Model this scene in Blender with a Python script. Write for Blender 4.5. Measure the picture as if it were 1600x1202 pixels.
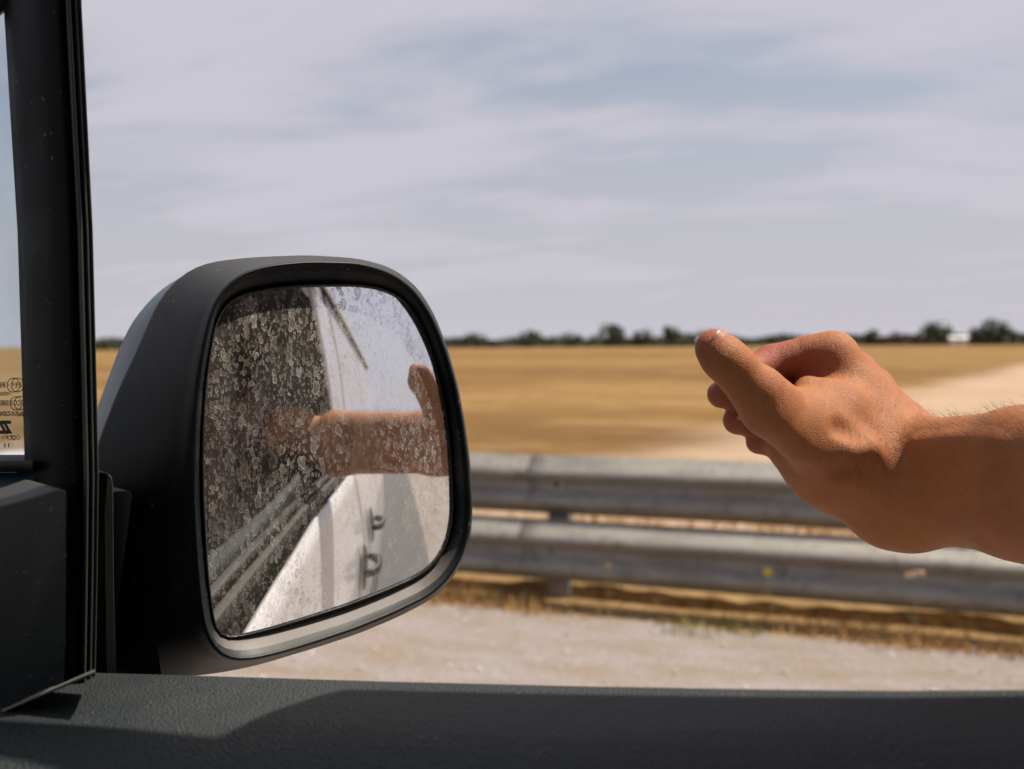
import bpy, math, random
import numpy as np
from mathutils import Vector, Matrix, noise as mnoise
R = math.radians
random.seed(7); rng = np.random.default_rng(7)
for o in list(bpy.data.objects): bpy.data.objects.remove(o, do_unlink=True)
S = bpy.context.scene
COL = S.collection
H = 1.4                       # camera height above the ground

# ------------------------------------------------------------------ camera
FPX = 1556.0                  # focal length in photo pixels (1600 wide)
YAW, PITCH, ROLL = R(20), R(-2.35), R(-0.36)
cam_d = bpy.data.cameras.new('camera'); cam = bpy.data.objects.new('camera', cam_d); COL.objects.link(cam)
cam_d.sensor_width = 36; cam_d.lens = 36*FPX/1600
cam_d.clip_start = 0.02; cam_d.clip_end = 9000
cam_d.dof.use_dof = True; cam_d.dof.focus_distance = 0.64; cam_d.dof.aperture_fstop = 6.4
M_CAM = Matrix.Rotation(YAW, 3, 'Z') @ Matrix.Rotation(R(90)+PITCH, 3, 'X') @ Matrix.Rotation(ROLL, 3, 'Z')
cam.matrix_world = Matrix.Translation((0, 0, H)) @ M_CAM.to_4x4()
S.camera = cam

# ------------------------------------------------------------------ sky and sun
SUN = Vector((0.50, 0.20, 1.0)).normalized()
W = bpy.data.worlds.new('World'); S.world = W; W.use_nodes = True
nt = W.node_tree; nt.nodes.clear()
def N(t, typ, **kw):
    n = t.nodes.new(typ)
    for k, v in kw.items():
        if k.startswith('i_'):
            n.inputs[k[2:].replace('_', ' ')].default_value = v
        else: setattr(n, k, v)
    return n
sky = N(nt, 'ShaderNodeTexSky', sky_type='NISHITA', sun_disc=False)
sky.sun_elevation = math.asin(SUN.z); sky.sun_rotation = math.atan2(SUN.x, SUN.y)
sky.air_density = 1.2; sky.dust_density = 3.0; sky.ozone_density = 1.5
tc = N(nt, 'ShaderNodeTexCoord')
sep = N(nt, 'ShaderNodeSeparateXYZ'); nt.links.new(tc.outputs['Generated'], sep.inputs[0])
mx = N(nt, 'ShaderNodeMath', operation='MAXIMUM'); mx.inputs[1].default_value = 0.0
nt.links.new(sep.outputs['Z'], mx.inputs[0])
ad = N(nt, 'ShaderNodeMath', operation='ADD'); ad.inputs[1].default_value = 0.16
nt.links.new(mx.outputs[0], ad.inputs[0])
dv = N(nt, 'ShaderNodeVectorMath', operation='DIVIDE')
cb = N(nt, 'ShaderNodeCombineXYZ')
for i in range(3): nt.links.new(ad.outputs[0], cb.inputs[i])
nt.links.new(tc.outputs['Generated'], dv.inputs[0]); nt.links.new(cb.outputs[0], dv.inputs[1])
mp = N(nt, 'ShaderNodeMapping'); mp.inputs['Rotation'].default_value = (0, 0, R(-32)); mp.inputs['Scale'].default_value = (0.5, 1.25, 0.6)
mp.inputs['Location'].default_value = (0.35, 0.2, 0.0)
nt.links.new(dv.outputs[0], mp.inputs['Vector'])
cl = N(nt, 'ShaderNodeTexNoise', i_Scale=1.5, i_Detail=9.0, i_Roughness=0.56, i_Distortion=0.25)
nt.links.new(mp.outputs[0], cl.inputs['Vector'])
cr = N(nt, 'ShaderNodeValToRGB'); cr.color_ramp.elements[0].position = 0.33; cr.color_ramp.elements[1].position = 0.60
cr.color_ramp.interpolation = 'EASE'
nt.links.new(cl.outputs['Fac'], cr.inputs[0])
# thin veil closes up towards the horizon
mh = N(nt, 'ShaderNodeMapRange', i_From_Min=0.0, i_From_Max=0.30, i_To_Min=1.0, i_To_Max=0.0); nt.links.new(mx.outputs[0], mh.inputs[0])
mxx = N(nt, 'ShaderNodeMath', operation='MAXIMUM'); nt.links.new(cr.outputs[0], mxx.inputs[0]); nt.links.new(mh.outputs[0], mxx.inputs[1])
mm = N(nt, 'ShaderNodeMapRange', i_To_Min=0.30, i_To_Max=0.98); nt.links.new(mxx.outputs[0], mm.inputs[0])
skm = N(nt, 'ShaderNodeVectorMath', operation='SCALE'); skm.inputs['Scale'].default_value = 0.075
nt.links.new(sky.outputs[0], skm.inputs[0])
mc = N(nt, 'ShaderNodeMixRGB'); nt.links.new(mm.outputs[0], mc.inputs[0]); nt.links.new(skm.outputs[0], mc.inputs[1])
mc.inputs[2].default_value = (0.420, 0.406, 0.455, 1)
bg = N(nt, 'ShaderNodeBackground', i_Strength=1.0); nt.links.new(mc.outputs[0], bg.inputs[0])
wo = N(nt, 'ShaderNodeOutputWorld'); nt.links.new(bg.outputs[0], wo.inputs[0])
sd = bpy.data.lights.new('sun', 'SUN'); sd.energy = 5.0; sd.angle = R(0.55); sd.color = (1.0, 0.92, 0.80)
so = bpy.data.objects.new('sun', sd); COL.objects.link(so); so.rotation_euler = SUN.to_track_quat('Z', 'Y').to_euler(); so.location = (0, 0, 20)
vs = S.view_settings; vs.view_transform = 'Standard'; vs.look = 'None'; vs.exposure = 0.5; vs.gamma = 1; vs.use_curve_mapping = False
S.cycles.max_bounces = 10; S.cycles.transparent_max_bounces = 24; S.cycles.use_denoising = True
S.cycles.caustics_reflective = False; S.cycles.caustics_refractive = False

# ------------------------------------------------------------------ helpers
CAMP = Vector((0, 0, H))
def ray(px, py): return M_CAM @ Vector(((px-800)/FPX, -(py-601)/FPX, -1.0))
def J(px, py, d): return CAMP + ray(px, py)*d              # point seen at a pixel, d metres deep
def PY(px, py, Y):                                         # ... on the plane y = Y
    r = ray(px, py); return CAMP + r*(Y/r.y)
def onplane(px, py, c, n):
    r = ray(px, py); return CAMP + r*((c-CAMP).dot(n)/r.dot(n))

def mesh(name, verts, faces, mat=None, parent=None, smooth=False, mats=None, fm=None, **tags):
    me = bpy.data.meshes.new(name); me.from_pydata([tuple(v) for v in verts], [], faces); me.update()
    if smooth: me.polygons.foreach_set('use_smooth', [True]*len(me.polygons))
    for m in (mats or ([mat] if mat else [])): me.materials.append(m)
    if fm: me.polygons.foreach_set('material_index', fm)
    o = bpy.data.objects.new(name, me); COL.objects.link(o)
    if parent: o.parent = parent
    for k, v in tags.items(): o[k] = v
    return o
def empty(name, loc=(0, 0, 0), **tags):
    o = bpy.data.objects.new(name, None); COL.objects.link(o); o.location = loc; o.empty_display_size = .1
    for k, v in tags.items(): o[k] = v
    return o
def child(o, p):                                           # parent keeping world placement (parents only translate)
    o.parent = p; o.location = Vector(o.location) - Vector(p.location); return o
def loft(rows, close_u=False, close_v=False):
    nr, nc = len(rows), len(rows[0]); v = [p for r in rows for p in r]; f = []
    for i in range(nr if close_v else nr-1):
        for j in range(nc if close_u else nc-1):
            a, b = i, (i+1) % nr; c, d = j, (j+1) % nc
            f.append((a*nc+c, a*nc+d, b*nc+d, b*nc+c))
    return v, f
class MB:
    def __init__(s): s.v = []; s.f = []
    def add(s, v, f): k = len(s.v); s.v += [Vector(p) for p in v]; s.f += [tuple(k+i for i in q) for q in f]; return s
    def box(s, a, b):
        (x0, y0, z0), (x1, y1, z1) = a, b
        v = [(x, y, z) for x in (x0, x1) for y in (y0, y1) for z in (z0, z1)]
        return s.add(v, [(0, 1, 3, 2), (4, 6, 7, 5), (0, 4, 5, 1), (2, 3, 7, 6), (0, 2, 6, 4), (1, 5, 7, 3)])
    def tube(s, pts, rad, n=8, cap=True):
        pts = [Vector(p) for p in pts]; rad = rad if hasattr(rad, '__len__') else [rad]*len(pts); rows = []
        for i, p in enumerate(pts):
            t = (pts[min(i+1, len(pts)-1)]-pts[max(i-1, 0)]).normalized()
            a = t.orthogonal().normalized() if i == 0 else (a - t*a.dot(t)).normalized()
            b = t.cross(a)
            rows.append([p+(a*math.cos(k*2*math.pi/n)+b*math.sin(k*2*math.pi/n))*rad[i] for k in range(n)])
        v, f = loft(rows, close_u=True)
        if cap: f += [tuple(range(n))[::-1], tuple(range(len(v)-n, len(v)))]
        return s.add(v, f)
    def build(s, name, mat, parent=None, smooth=False, **t): return mesh(name, s.v, s.f, mat, parent, smooth, **t)
def bevel(o, w, seg=3, angle=35):
    m = o.modifiers.new('bevel', 'BEVEL'); m.width = w; m.segments = seg; m.limit_method = 'ANGLE'; m.angle_limit = R(angle)
    o.data.polygons.foreach_set('use_smooth', [True]*len(o.data.polygons))
    return o
def solid(o, t, off=-1):
    m = o.modifiers.new('thickness', 'SOLIDIFY'); m.thickness = t; m.offset = off; return o

# ------------------------------------------------------------------ materials
def mat(name, col, rough=.5, metal=0, spec=.5, **kw):
    m = bpy.data.materials.new(name); m.use_nodes = True; b = m.node_tree.nodes['Principled BSDF']
    b.inputs['Base Color'].default_value = (*col, 1); b.inputs['Roughness'].default_value = rough
    b.inputs['Metallic'].default_value = metal; b.inputs['Specular IOR Level'].default_value = spec
    for k, v in kw.items(): b.inputs[k.replace('_', ' ')].default_value = v
    return m
def nodes(m): return m.node_tree, m.node_tree.nodes['Principled BSDF']
def coords(t, scale=(1, 1, 1), loc=(0, 0, 0), rot=(0, 0, 0)):
    g = N(t, 'ShaderNodeNewGeometry'); p = N(t, 'ShaderNodeMapping')
    p.inputs['Scale'].default_value = scale; p.inputs['Location'].default_value = loc; p.inputs['Rotation'].default_value = rot
    t.links.new(g.outputs['Position'], p.inputs['Vector']); return p.outputs[0]
def noise(t, vec, scale, detail=4, rough=.55, dist=0):
    n = N(t, 'ShaderNodeTexNoise', i_Scale=scale, i_Detail=detail, i_Roughness=rough, i_Distortion=dist)
    t.links.new(vec, n.inputs['Vector']); return n.outputs['Fac']
def ramp(t, fac, stops):
    r = N(t, 'ShaderNodeValToRGB'); e = r.color_ramp.elements
    while len(e) < len(stops): e.new(.5)
    for i, (p, c) in enumerate(stops):
        e[i].position = p; e[i].color = (*c, 1) if hasattr(c, '__len__') else (c, c, c, 1)
    t.links.new(fac, r.inputs[0]); return r.outputs[0]
def mix(t, fac, a, b, mode='MIX'):
    n = N(t, 'ShaderNodeMixRGB', blend_type=mode)
    for i, v in enumerate((fac, a, b)):
        if isinstance(v, bpy.types.NodeSocket): t.links.new(v, n.inputs[i])
        else: n.inputs[i].default_value = v if i == 0 else (*v, 1)
    return n.outputs[0]
def math_(t, op, a, b=None, c=None, clamp=False):
    n = N(t, 'ShaderNodeMath', operation=op, use_clamp=clamp)
    for i, v in enumerate((a, b, c)):
        if v is None: continue
        if isinstance(v, bpy.types.NodeSocket): t.links.new(v, n.inputs[i])
        else: n.inputs[i].default_value = v
    return n.outputs[0]
def bump(t, b, h, strength=.3, dist=.01, prev=None):
    n = N(t, 'ShaderNodeBump', i_Strength=strength, i_Distance=dist); t.links.new(h, n.inputs['Height'])
    if prev: t.links.new(prev, n.inputs['Normal'])
    if b: t.links.new(n.outputs[0], b.inputs['Normal'])
    return n.outputs[0]

def plastic(name, col, rough, dust=.25, dust_sun_col=(.20, .17, .13), grain=0, gdist=.0004, grainscale=900, speck=True, toplit=1.6, spec=.3):
    m = mat(name, col, rough, spec=spec); t, b = nodes(m); v = coords(t)
    n1 = noise(t, v, 9, 6, .62); d = ramp(t, n1, [(.50, 0), (.78, dust)])
    g = N(t, 'ShaderNodeNewGeometry'); s = N(t, 'ShaderNodeSeparateXYZ'); t.links.new(g.outputs['Normal'], s.inputs[0])
    up = math_(t, 'MULTIPLY', ramp(t, s.outputs['Z'], [(.25, 0), (.95, 1)]), ramp(t, n1, [(.3, .3*toplit*dust+.05), (.7, min(1, toplit*dust))]))  # upward faces go paler: sun from above put into the colour
    c = mix(t, math_(t, 'MAXIMUM', d, up), col, dust_sun_col)
    if speck:
        n2 = noise(t, v, 260, 2, .5); sp = ramp(t, n2, [(.70, 0), (.76, .45)]); c = mix(t, sp, c, (.30, .26, .22))
        n4 = noise(t, coords(t, (1, 1, .18), (3, 1, 2)), 420, 2, .5); c = mix(t, ramp(t, n4, [(.72, 0), (.80, .25)]), c, (.26, .24, .2))
    t.links.new(c, b.inputs['Base Color'])
    t.links.new(ramp(t, n1, [(.35, (rough,)*3), (.8, (min(1, rough+.25),)*3)]), b.inputs['Roughness'])
    p = bump(t, b, noise(t, v, 700, 2), .12, .0003)
    if grain:
        vo = N(t, 'ShaderNodeTexVoronoi', i_Scale=grainscale, feature='SMOOTH_F1'); t.links.new(v, vo.inputs['Vector'])
        bump(t, b, vo.outputs['Distance'], grain, gdist, p)
        c = mix(t, ramp(t, vo.outputs['Distance'], [(.1, 0), (.55, .45)]), c, col); t.links.new(c, b.inputs['Base Color'])
    return m
M = {}
M['black'] = plastic('black_plastic', (.0025, .0052, .0068), .36, .16, (.20, .185, .165), toplit=1.8, spec=.2)
M['lip'] = plastic('sunlit_lip_plastic', (.006, .009, .011), .42, .22, (.40, .34, .31), toplit=3.6)  # pale tone paints in the sunlight caught by the mirror's inner lip
M['matte'] = plastic('matte_black_plastic', (.0022, .0045, .006), .5, .07, spec=.16)
M['gray'] = plastic('weathered_gray_plastic', (.13, .125, .115), .6, .5, (.28, .25, .2))
M['ridge'] = plastic('pillar_moulding', (.040, .044, .043), .35, .35)
M['rubber'] = plastic('rubber_seal', (.007, .009, .010), .5, .15)
M['teal'] = mat('slate_plastic_shell', (.045, .085, .105), .45, spec=.5)
M['sill'] = plastic('grained_sill_plastic', (.008, .018, .025), .50, .30, (.105, .092, .070), grain=.9, gdist=.0016, grainscale=760)
M['trim'] = plastic('dark_corner_trim', (.015, .020, .021), .33, .30, grain=.25, grainscale=1400)
M['gasket'] = mat('glass_gasket', (.008, .009, .009), .25)
M['fabric'] = mat('seat_fabric', (.03, .03, .033), .9)
M['glossblack'] = mat('handle_plastic', (.012, .013, .014), .55)
M['paint'] = mat('white_car_paint', (.78, .75, .76), .28, spec=.5, Coat_Weight=.5, Coat_Roughness=.06)
t, b = nodes(M['paint']); v = coords(t); d = ramp(t, noise(t, v, 5, 6, .6), [(.4, (.74, .71, .72)), (.75, (.60, .56, .54))]); t.links.new(d, b.inputs['Base Color'])
M['inner'] = mat('interior_lining', (.10, .10, .10), .85)
M['gap'] = mat('panel_gap', (.01, .01, .01), .8)
# clear panes
def pane(name, tint, dust):
    m = bpy.data.materials.new(name); m.use_nodes = True; t = m.node_tree; t.nodes.clear()
    tr = N(t, 'ShaderNodeBsdfTransparent'); tr.inputs[0].default_value = (*tint, 1)
    gl = N(t, 'ShaderNodeBsdfGlossy', i_Roughness=.02); gl.inputs[0].default_value = (.9, .95, 1, 1)
    fr = N(t, 'ShaderNodeFresnel', i_IOR=1.45); m1 = N(t, 'ShaderNodeMixShader')
    t.links.new(fr.outputs[0], m1.inputs[0]); t.links.new(tr.outputs[0], m1.inputs[1]); t.links.new(gl.outputs[0], m1.inputs[2])
    df = N(t, 'ShaderNodeBsdfTranslucent'); df.inputs[0].default_value = (.6, .62, .6, 1); v = coords(t, (1, 1, .35))
    f = math_(t, 'MULTIPLY', ramp(t, noise(t, v, 60, 6, .6), [(.3, .3), (.75, 1)]), dust)
    m2 = N(t, 'ShaderNodeMixShader'); t.links.new(f, m2.inputs[0]); t.links.new(m1.outputs[0], m2.inputs[1]); t.links.new(df.outputs[0], m2.inputs[2])
    o = N(t, 'ShaderNodeOutputMaterial'); t.links.new(m2.outputs[0], o.inputs[0]); return m
M['pane'] = pane('quarter_glass', (.74, .84, .78), .12)
M['windshield'] = pane('windshield_glass', (.90, .94, .92), .04)
# mirror glass: real reflection under a film of dried water spots
def mirror_mat():
    m = bpy.data.materials.new('spotted_mirror_glass'); m.use_nodes = True; t = m.node_tree; t.nodes.clear()
    gl = N(t, 'ShaderNodeBsdfGlossy', i_Roughness=.012); gl.inputs[0].default_value = (.86, .88, .90, 1)
    v = coords(t, (1, 1, .52)); nv = N(t, 'ShaderNodeTexNoise', i_Scale=330.0, i_Detail=3.0)
    t.links.new(v, nv.inputs['Vector'])
    def spots(scale, rnd, r0, r1, warp, seed):
        sb = N(t, 'ShaderNodeVectorMath', operation='SUBTRACT'); t.links.new(nv.outputs['Color'], sb.inputs[0]); sb.inputs[1].default_value = (.5, .5, .5)
        sc = N(t, 'ShaderNodeVectorMath', operation='SCALE'); sc.inputs['Scale'].default_value = warp; t.links.new(sb.outputs[0], sc.inputs[0])
        ad = N(t, 'ShaderNodeVectorMath', operation='ADD'); t.links.new(v, ad.inputs[0]); t.links.new(sc.outputs[0], ad.inputs[1])
        a2 = N(t, 'ShaderNodeVectorMath', operation='ADD'); t.links.new(ad.outputs[0], a2.inputs[0]); a2.inputs[1].default_value = (seed, seed*2, seed*3)
        vo = N(t, 'ShaderNodeTexVoronoi', i_Scale=scale, i_Randomness=rnd); t.links.new(a2.outputs[0], vo.inputs['Vector'])
        s = N(t, 'ShaderNodeSeparateColor'); t.links.new(vo.outputs['Color'], s.inputs[0])
        rad = math_(t, 'MULTIPLY_ADD', s.outputs[0], r1-r0, r0)                 # each drop its own size
        q = math_(t, 'DIVIDE', vo.outputs['Distance'], rad)
        body = ramp(t, q, [(.0, .34), (.60, .26), (.76, .55), (.88, 1.0), (.985, .12), (1.0, 0)])
        on = math_(t, 'MULTIPLY', math_(t, 'GREATER_THAN', s.outputs[1], .32), math_(t, 'MULTIPLY_ADD', s.outputs[2], .7, .35))
        return math_(t, 'MULTIPLY', body, on)
    a = spots(190, 1, .10, .52, .0050, 0.0); bb = spots(360, 1, .14, .62, .0030, 1.7); c = spots(760, 1, .2, .7, .0016, 3.1)
    big = math_(t, 'MAXIMUM', a, bb); al = math_(t, 'MAXIMUM', big, math_(t, 'MULTIPLY', c, .85))
    film = ramp(t, noise(t, coords(t, (1, 1, .3)), 34, 8, .7), [(.38, .02), (.70, .24)])
    # the inboard side and middle carry most of the dirt, the outboard top is wiped cleaner
    cl = ramp(t, noise(t, coords(t, (1, 1, .7), (4, 0, 0)), 16, 6, .65), [(.36, .30), (.58, 1.0)])
    al = math_(t, 'MULTIPLY', al, cl)
    f = math_(t, 'MULTIPLY', math_(t, 'ADD', math_(t, 'MULTIPLY', al, 1.15), film, clamp=True), .80)
    df = N(t, 'ShaderNodeBsdfDiffuse'); t.links.new(ramp(t, noise(t, v, 90, 3), [(.3, (.40, .33, .27)), (.7, (.60, .56, .52))]), df.inputs[0])
    bp = bump(t, None, al, .6, .0004); t.links.new(bp, df.inputs['Normal'])
    ms = N(t, 'ShaderNodeMixShader'); t.links.new(f, ms.inputs[0]); t.links.new(gl.outputs[0], ms.inputs[1]); t.links.new(df.outputs[0], ms.inputs[2])
    o = N(t, 'ShaderNodeOutputMaterial'); t.links.new(ms.outputs[0], o.inputs[0]); return m
M['mirror'] = mirror_mat()
# ground
M['field'] = mat('stubble_field', (.4, .25, .1), .95, spec=.1); t, b = nodes(M['field'])
v = coords(t)
# drilled rows and swaths running nearly along the road, curving away to the right
sw = noise(t, coords(t, (.012, .055, 1), rot=(0, 0, R(9)), loc=(3, 1, 0)), 1.0, 5, .6, .6)
fine = noise(t, coords(t, (1.0, 1.8, 1), rot=(0, 0, R(7))), 1.3, 7, .78)
c = ramp(t, sw, [(.38, (.160, .092, .030)), (.47, (.235, .134, .044)), (.54, (.300, .178, .062)), (.62, (.37, .235, .092))])
c = mix(t, ramp(t, fine, [(.38, .85), (.62, 0)]), c, (.19, .10, .036))
c = mix(t, ramp(t, noise(t, coords(t, (.16, .40, 1)), 1.0, 8, .75), [(.50, 0), (.64, .6)]), c, (.44, .28, .125))
c = mix(t, ramp(t, noise(t, v, .5, 5, .6), [(.58, 0), (.75, .4)]), c, (.40, .19, .045))
t.links.new(c, b.inputs['Base Color']); bump(t, b, noise(t, v, 9, 6, .7), .8, .08)
FIELD = (t, b, c)
M['gravel'] = mat('gravel_shoulder', (.4, .34, .3), .95, spec=.15); t, b = nodes(M['gravel']); v = coords(t)
c = ramp(t, noise(t, v, 70, 5, .7), [(.3, (.205, .172, .158)), (.5, (.36, .308, .292)), (.72, (.51, .455, .435))])
c = mix(t, ramp(t, noise(t, coords(t, (.8, 2.2, 1)), 2.2, 6, .65), [(.42, 0), (.62, .8)]), c, (.30, .235, .17))
t.links.new(c, b.inputs['Base Color']); bump(t, b, noise(t, v, 90, 4, .7), .7, .02)
M['asphalt'] = mat('worn_asphalt', (.12, .115, .11), .85); t, b = nodes(M['asphalt']); v = coords(t)
t.links.new(ramp(t, noise(t, v, 160, 3, .7), [(.3, (.04, .039, .038)), (.7, (.11, .105, .10))]), b.inputs['Base Color']); bump(t, b, noise(t, v, 200, 3), .5, .006)
M['verge'] = mat('dry_verge_soil', (.33, .2, .09), .95, spec=.1); t, b = nodes(M['verge']); v = coords(t, (1, 1.5, 1))
t.links.new(ramp(t, noise(t, v, 9, 6, .7), [(.3, (.15, .085, .04)), (.5, (.36, .22, .09)), (.7, (.50, .33, .16))]), b.inputs['Base Color']); bump(t, b, noise(t, v, 25, 5, .7), .8, .05)
def bladed(name, stops):
    m = mat(name, stops[0][1], .8, spec=.2); t, b = nodes(m)
    g = N(t, 'ShaderNodeNewGeometry'); t.links.new(ramp(t, g.outputs['Random Per Island'], stops), b.inputs['Base Color']); return m
M['straw'] = bladed('dry_grass_blades', [(0, (.50, .29, .10)), (.45, (.60, .38, .15)), (.75, (.40, .20, .06)), (1, (.66, .48, .26))])
M['weed'] = bladed('green_weed_blades', [(0, (.16, .17, .05)), (1, (.30, .27, .09))])
M['pebble'] = bladed('roadside_pebbles', [(0, (.36, .31, .28)), (.5, (.52, .46, .42)), (1, (.66, .60, .56))])
M['leaf'] = bladed('tree_foliage', [(0, (.040, .056, .038)), (.5, (.062, .080, .050)), (1, (.095, .112, .066))])
M['leaf2'] = bladed('russet_foliage', [(0, (.075, .040, .034)), (1, (.12, .065, .05))])
M['bark'] = mat('bark', (.09, .07, .05), .9)
M['steel'] = mat('weathered_galvanised_steel', (.3, .3, .29), .55, metal=.30, spec=.3); t, b = nodes(M['steel']); v = coords(t, (.25, 1, 1))
c = ramp(t, noise(t, v, 7, 7, .68), [(.32, (.26, .245, .22)), (.55, (.42, .395, .35)), (.72, (.24, .19, .15))])
c = mix(t, ramp(t, noise(t, coords(t, (1, 1, .3)), 22, 5, .7), [(.54, 0), (.68, .6)]), c, (.13, .10, .08))
t.links.new(c, b.inputs['Base Color']); t.links.new(ramp(t, noise(t, v, 15, 4), [(.3, .48), (.7, .64)]), b.inputs['Roughness'])
M['flower'] = mat('yellow_petals', (.75, .52, .03), .7); M['seed'] = mat('dried_seed_head', (.62, .44, .30), .9); M['stem'] = mat('dry_stem', (.30, .27, .14), .9)
M['wall'] = mat('far_white_wall', (.72, .70, .68), .8); M['tile'] = mat('far_roof_tiles', (.30, .15, .11), .9); M['dark'] = mat('far_window', (.05, .06, .07), .4)
M['ink'] = mat('glass_print', (.012, .014, .012), .7)
# skin
M['skin'] = mat('skin', (.42, .20, .115), .58, spec=.28, Subsurface_Weight=.05, Subsurface_Scale=.012); t, b = nodes(M['skin'])
b.inputs['Subsurface Radius'].default_value = (1, .35, .2)
v = coords(t)
c = ramp(t, noise(t, v, 22, 5, .6), [(.3, (.36, .120, .038)), (.52, (.45, .170, .055)), (.72, (.41, .132, .047))])
at = N(t, 'ShaderNodeAttribute', attribute_name='flush'); c = mix(t, at.outputs['Fac'], c, (.40, .105, .062))
vo = N(t, 'ShaderNodeTexVoronoi', i_Scale=160.0); t.links.new(v, vo.inputs['Vector'])
c = mix(t, ramp(t, noise(t, v, 190, 2, .5), [(.72, 0), (.78, .4)]), c, (.22, .075, .04))
c = mix(t, ramp(t, noise(t, v, 75, 4, .7), [(.5, 0), (.72, .30)]), c, (.36, .085, .045))
t.links.new(c, b.inputs['Base Color'])
# fine skin lines run across the limb, deeper over the wrist
wv = N(t, 'ShaderNodeTexVoronoi', i_Scale=900.0, feature='DISTANCE_TO_EDGE'); t.links.new(coords(t, (.55, 1, 1), rot=(0, R(38), 0)), wv.inputs['Vector'])
b1 = bump(t, None, wv.outputs['Distance'], .55, .0009)
b2 = bump(t, None, noise(t, coords(t, (1, 1, .35), rot=(0, R(-38), 0)), 190, 5, .65), .40, .0016, b1)
cw = N(t, 'ShaderNodeTexNoise', i_Scale=420.0, i_Detail=4.0, i_Roughness=.6, i_Distortion=.4)
t.links.new(coords(t, (1, .3, .13), rot=(0, R(-35), 0)), cw.inputs['Vector'])
at2 = N(t, 'ShaderNodeAttribute', attribute_name='crease')
bump(t, b, math_(t, 'MULTIPLY', cw.outputs['Fac'], at2.outputs['Fac']), .9, .0016, b2)
M['nail'] = mat('finger_nail', (.44, .21, .14), .32, Coat_Weight=.3)
M['hair'] = mat('arm_hair', (.10, .055, .028), .5)
M['headhair'] = mat('dark_hair', (.03, .02, .015), .6)
M['shirt'] = mat('dark_red_cotton', (.10, .022, .024), .9)
M['eye'] = mat('eye_white', (.7, .68, .66), .3); M['iris'] = mat('eye_iris', (.05, .03, .02), .2)

# base colours measured for a darker exposure: bring them all down together
def tone(m, k):
    t = m.node_tree; up = lambda c: [c[0]*k, c[1]*k, c[2]*k, c[3]]
    for n in t.nodes:
        if n.type == 'VALTORGB':
            for e in n.color_ramp.elements:
                if abs(e.color[0]-e.color[2]) > 1e-4: e.color = up(e.color)
        if n.type == 'MIX_RGB':
            for q in (1, 2):
                if not n.inputs[q].is_linked: n.inputs[q].default_value = up(n.inputs[q].default_value)
        if n.type == 'BSDF_PRINCIPLED' and not n.inputs['Base Color'].is_linked: n.inputs['Base Color'].default_value = up(n.inputs['Base Color'].default_value)
for nm, k in dict(field=.80, gravel=.80, verge=.85, straw=.85, weed=.9, pebble=.75, steel=.64, skin=.70, nail=.8, mirror=.85, sill=.78, trim=.8, black=.8, matte=.7, ridge=.8, rubber=.8, teal=.8,
                  lip=.8, gray=.8, paint=.92, flower=.8, seed=.8, wall=.85, asphalt=.9, shirt=.8, leaf=.85, leaf2=.85).items(): tone(M[nm], k)

# ------------------------------------------------------------------ ground
def strip(name, x0, x1, y0, y1, z, m, nx=40, ny=6, amp=0, **tg):
    rows = []
    for j in range(ny+1):
        y = y0+(y1-y0)*j/ny
        rows.append([(x0+(x1-x0)*i/nx, y + (amp*mnoise.noise(Vector(((x0+(x1-x0)*i/nx)*1.3, y, 3))) if j in (0, ny) else 0), z) for i in range(nx+1)])
    v, f = loft(rows); return mesh(name, v, f, m, kind='structure', **tg)
strip('field', -4000, 4000, -4000, 4000, 0, M['field'], 2, 2)
strip('road', -300, 300, -6.2, 1.05, .008, M['asphalt'], 4, 2)
strip('gravel_shoulder', -60, 80, 1.0, 4.84, .004, M['gravel'], 700, 4, .10)
strip('verge_soil', -60, 60, 4.7, 6.3, .002, M['verge'], 200, 4, .15)
def G(px, py, z=0):
    r = ray(px, py); return CAMP + r*((z-H)/r.z)
# freshly cut, paler stubble beyond a line that runs obliquely away from the road
pa, pb = G(940, 700), G(1600, 566); dn = (pb-pa).normalized(); nn = Vector((dn.y, -dn.x, 0))
t, b, c0 = FIELD
g_ = N(t, 'ShaderNodeNewGeometry'); dp = N(t, 'ShaderNodeVectorMath', operation='DOT_PRODUCT'); t.links.new(g_.outputs['Position'], dp.inputs[0]); dp.inputs[1].default_value = nn
dd = math_(t, 'SUBTRACT', dp.outputs['Value'], pa.dot(nn)); wob = noise(t, coords(t), .16, 5, .6)
dd = math_(t, 'ADD', dd, math_(t, 'MULTIPLY', math_(t, 'SUBTRACT', wob, .5), 4.0))
mk = N(t, 'ShaderNodeMapRange', i_From_Min=-0.6, i_From_Max=2.0, interpolation_type='SMOOTHSTEP'); t.links.new(dd, mk.inputs[0])
pale = ramp(t, noise(t, coords(t, (.15, .5, 1), rot=(0, 0, R(20))), 1, 7, .7), [(.3, (.33, .23, .15)), (.7, (.46, .34, .24))])
t.links.new(mix(t, math_(t, 'MULTIPLY', mk.outputs[0], .9), c0, pale), b.inputs['Base Color'])

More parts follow.
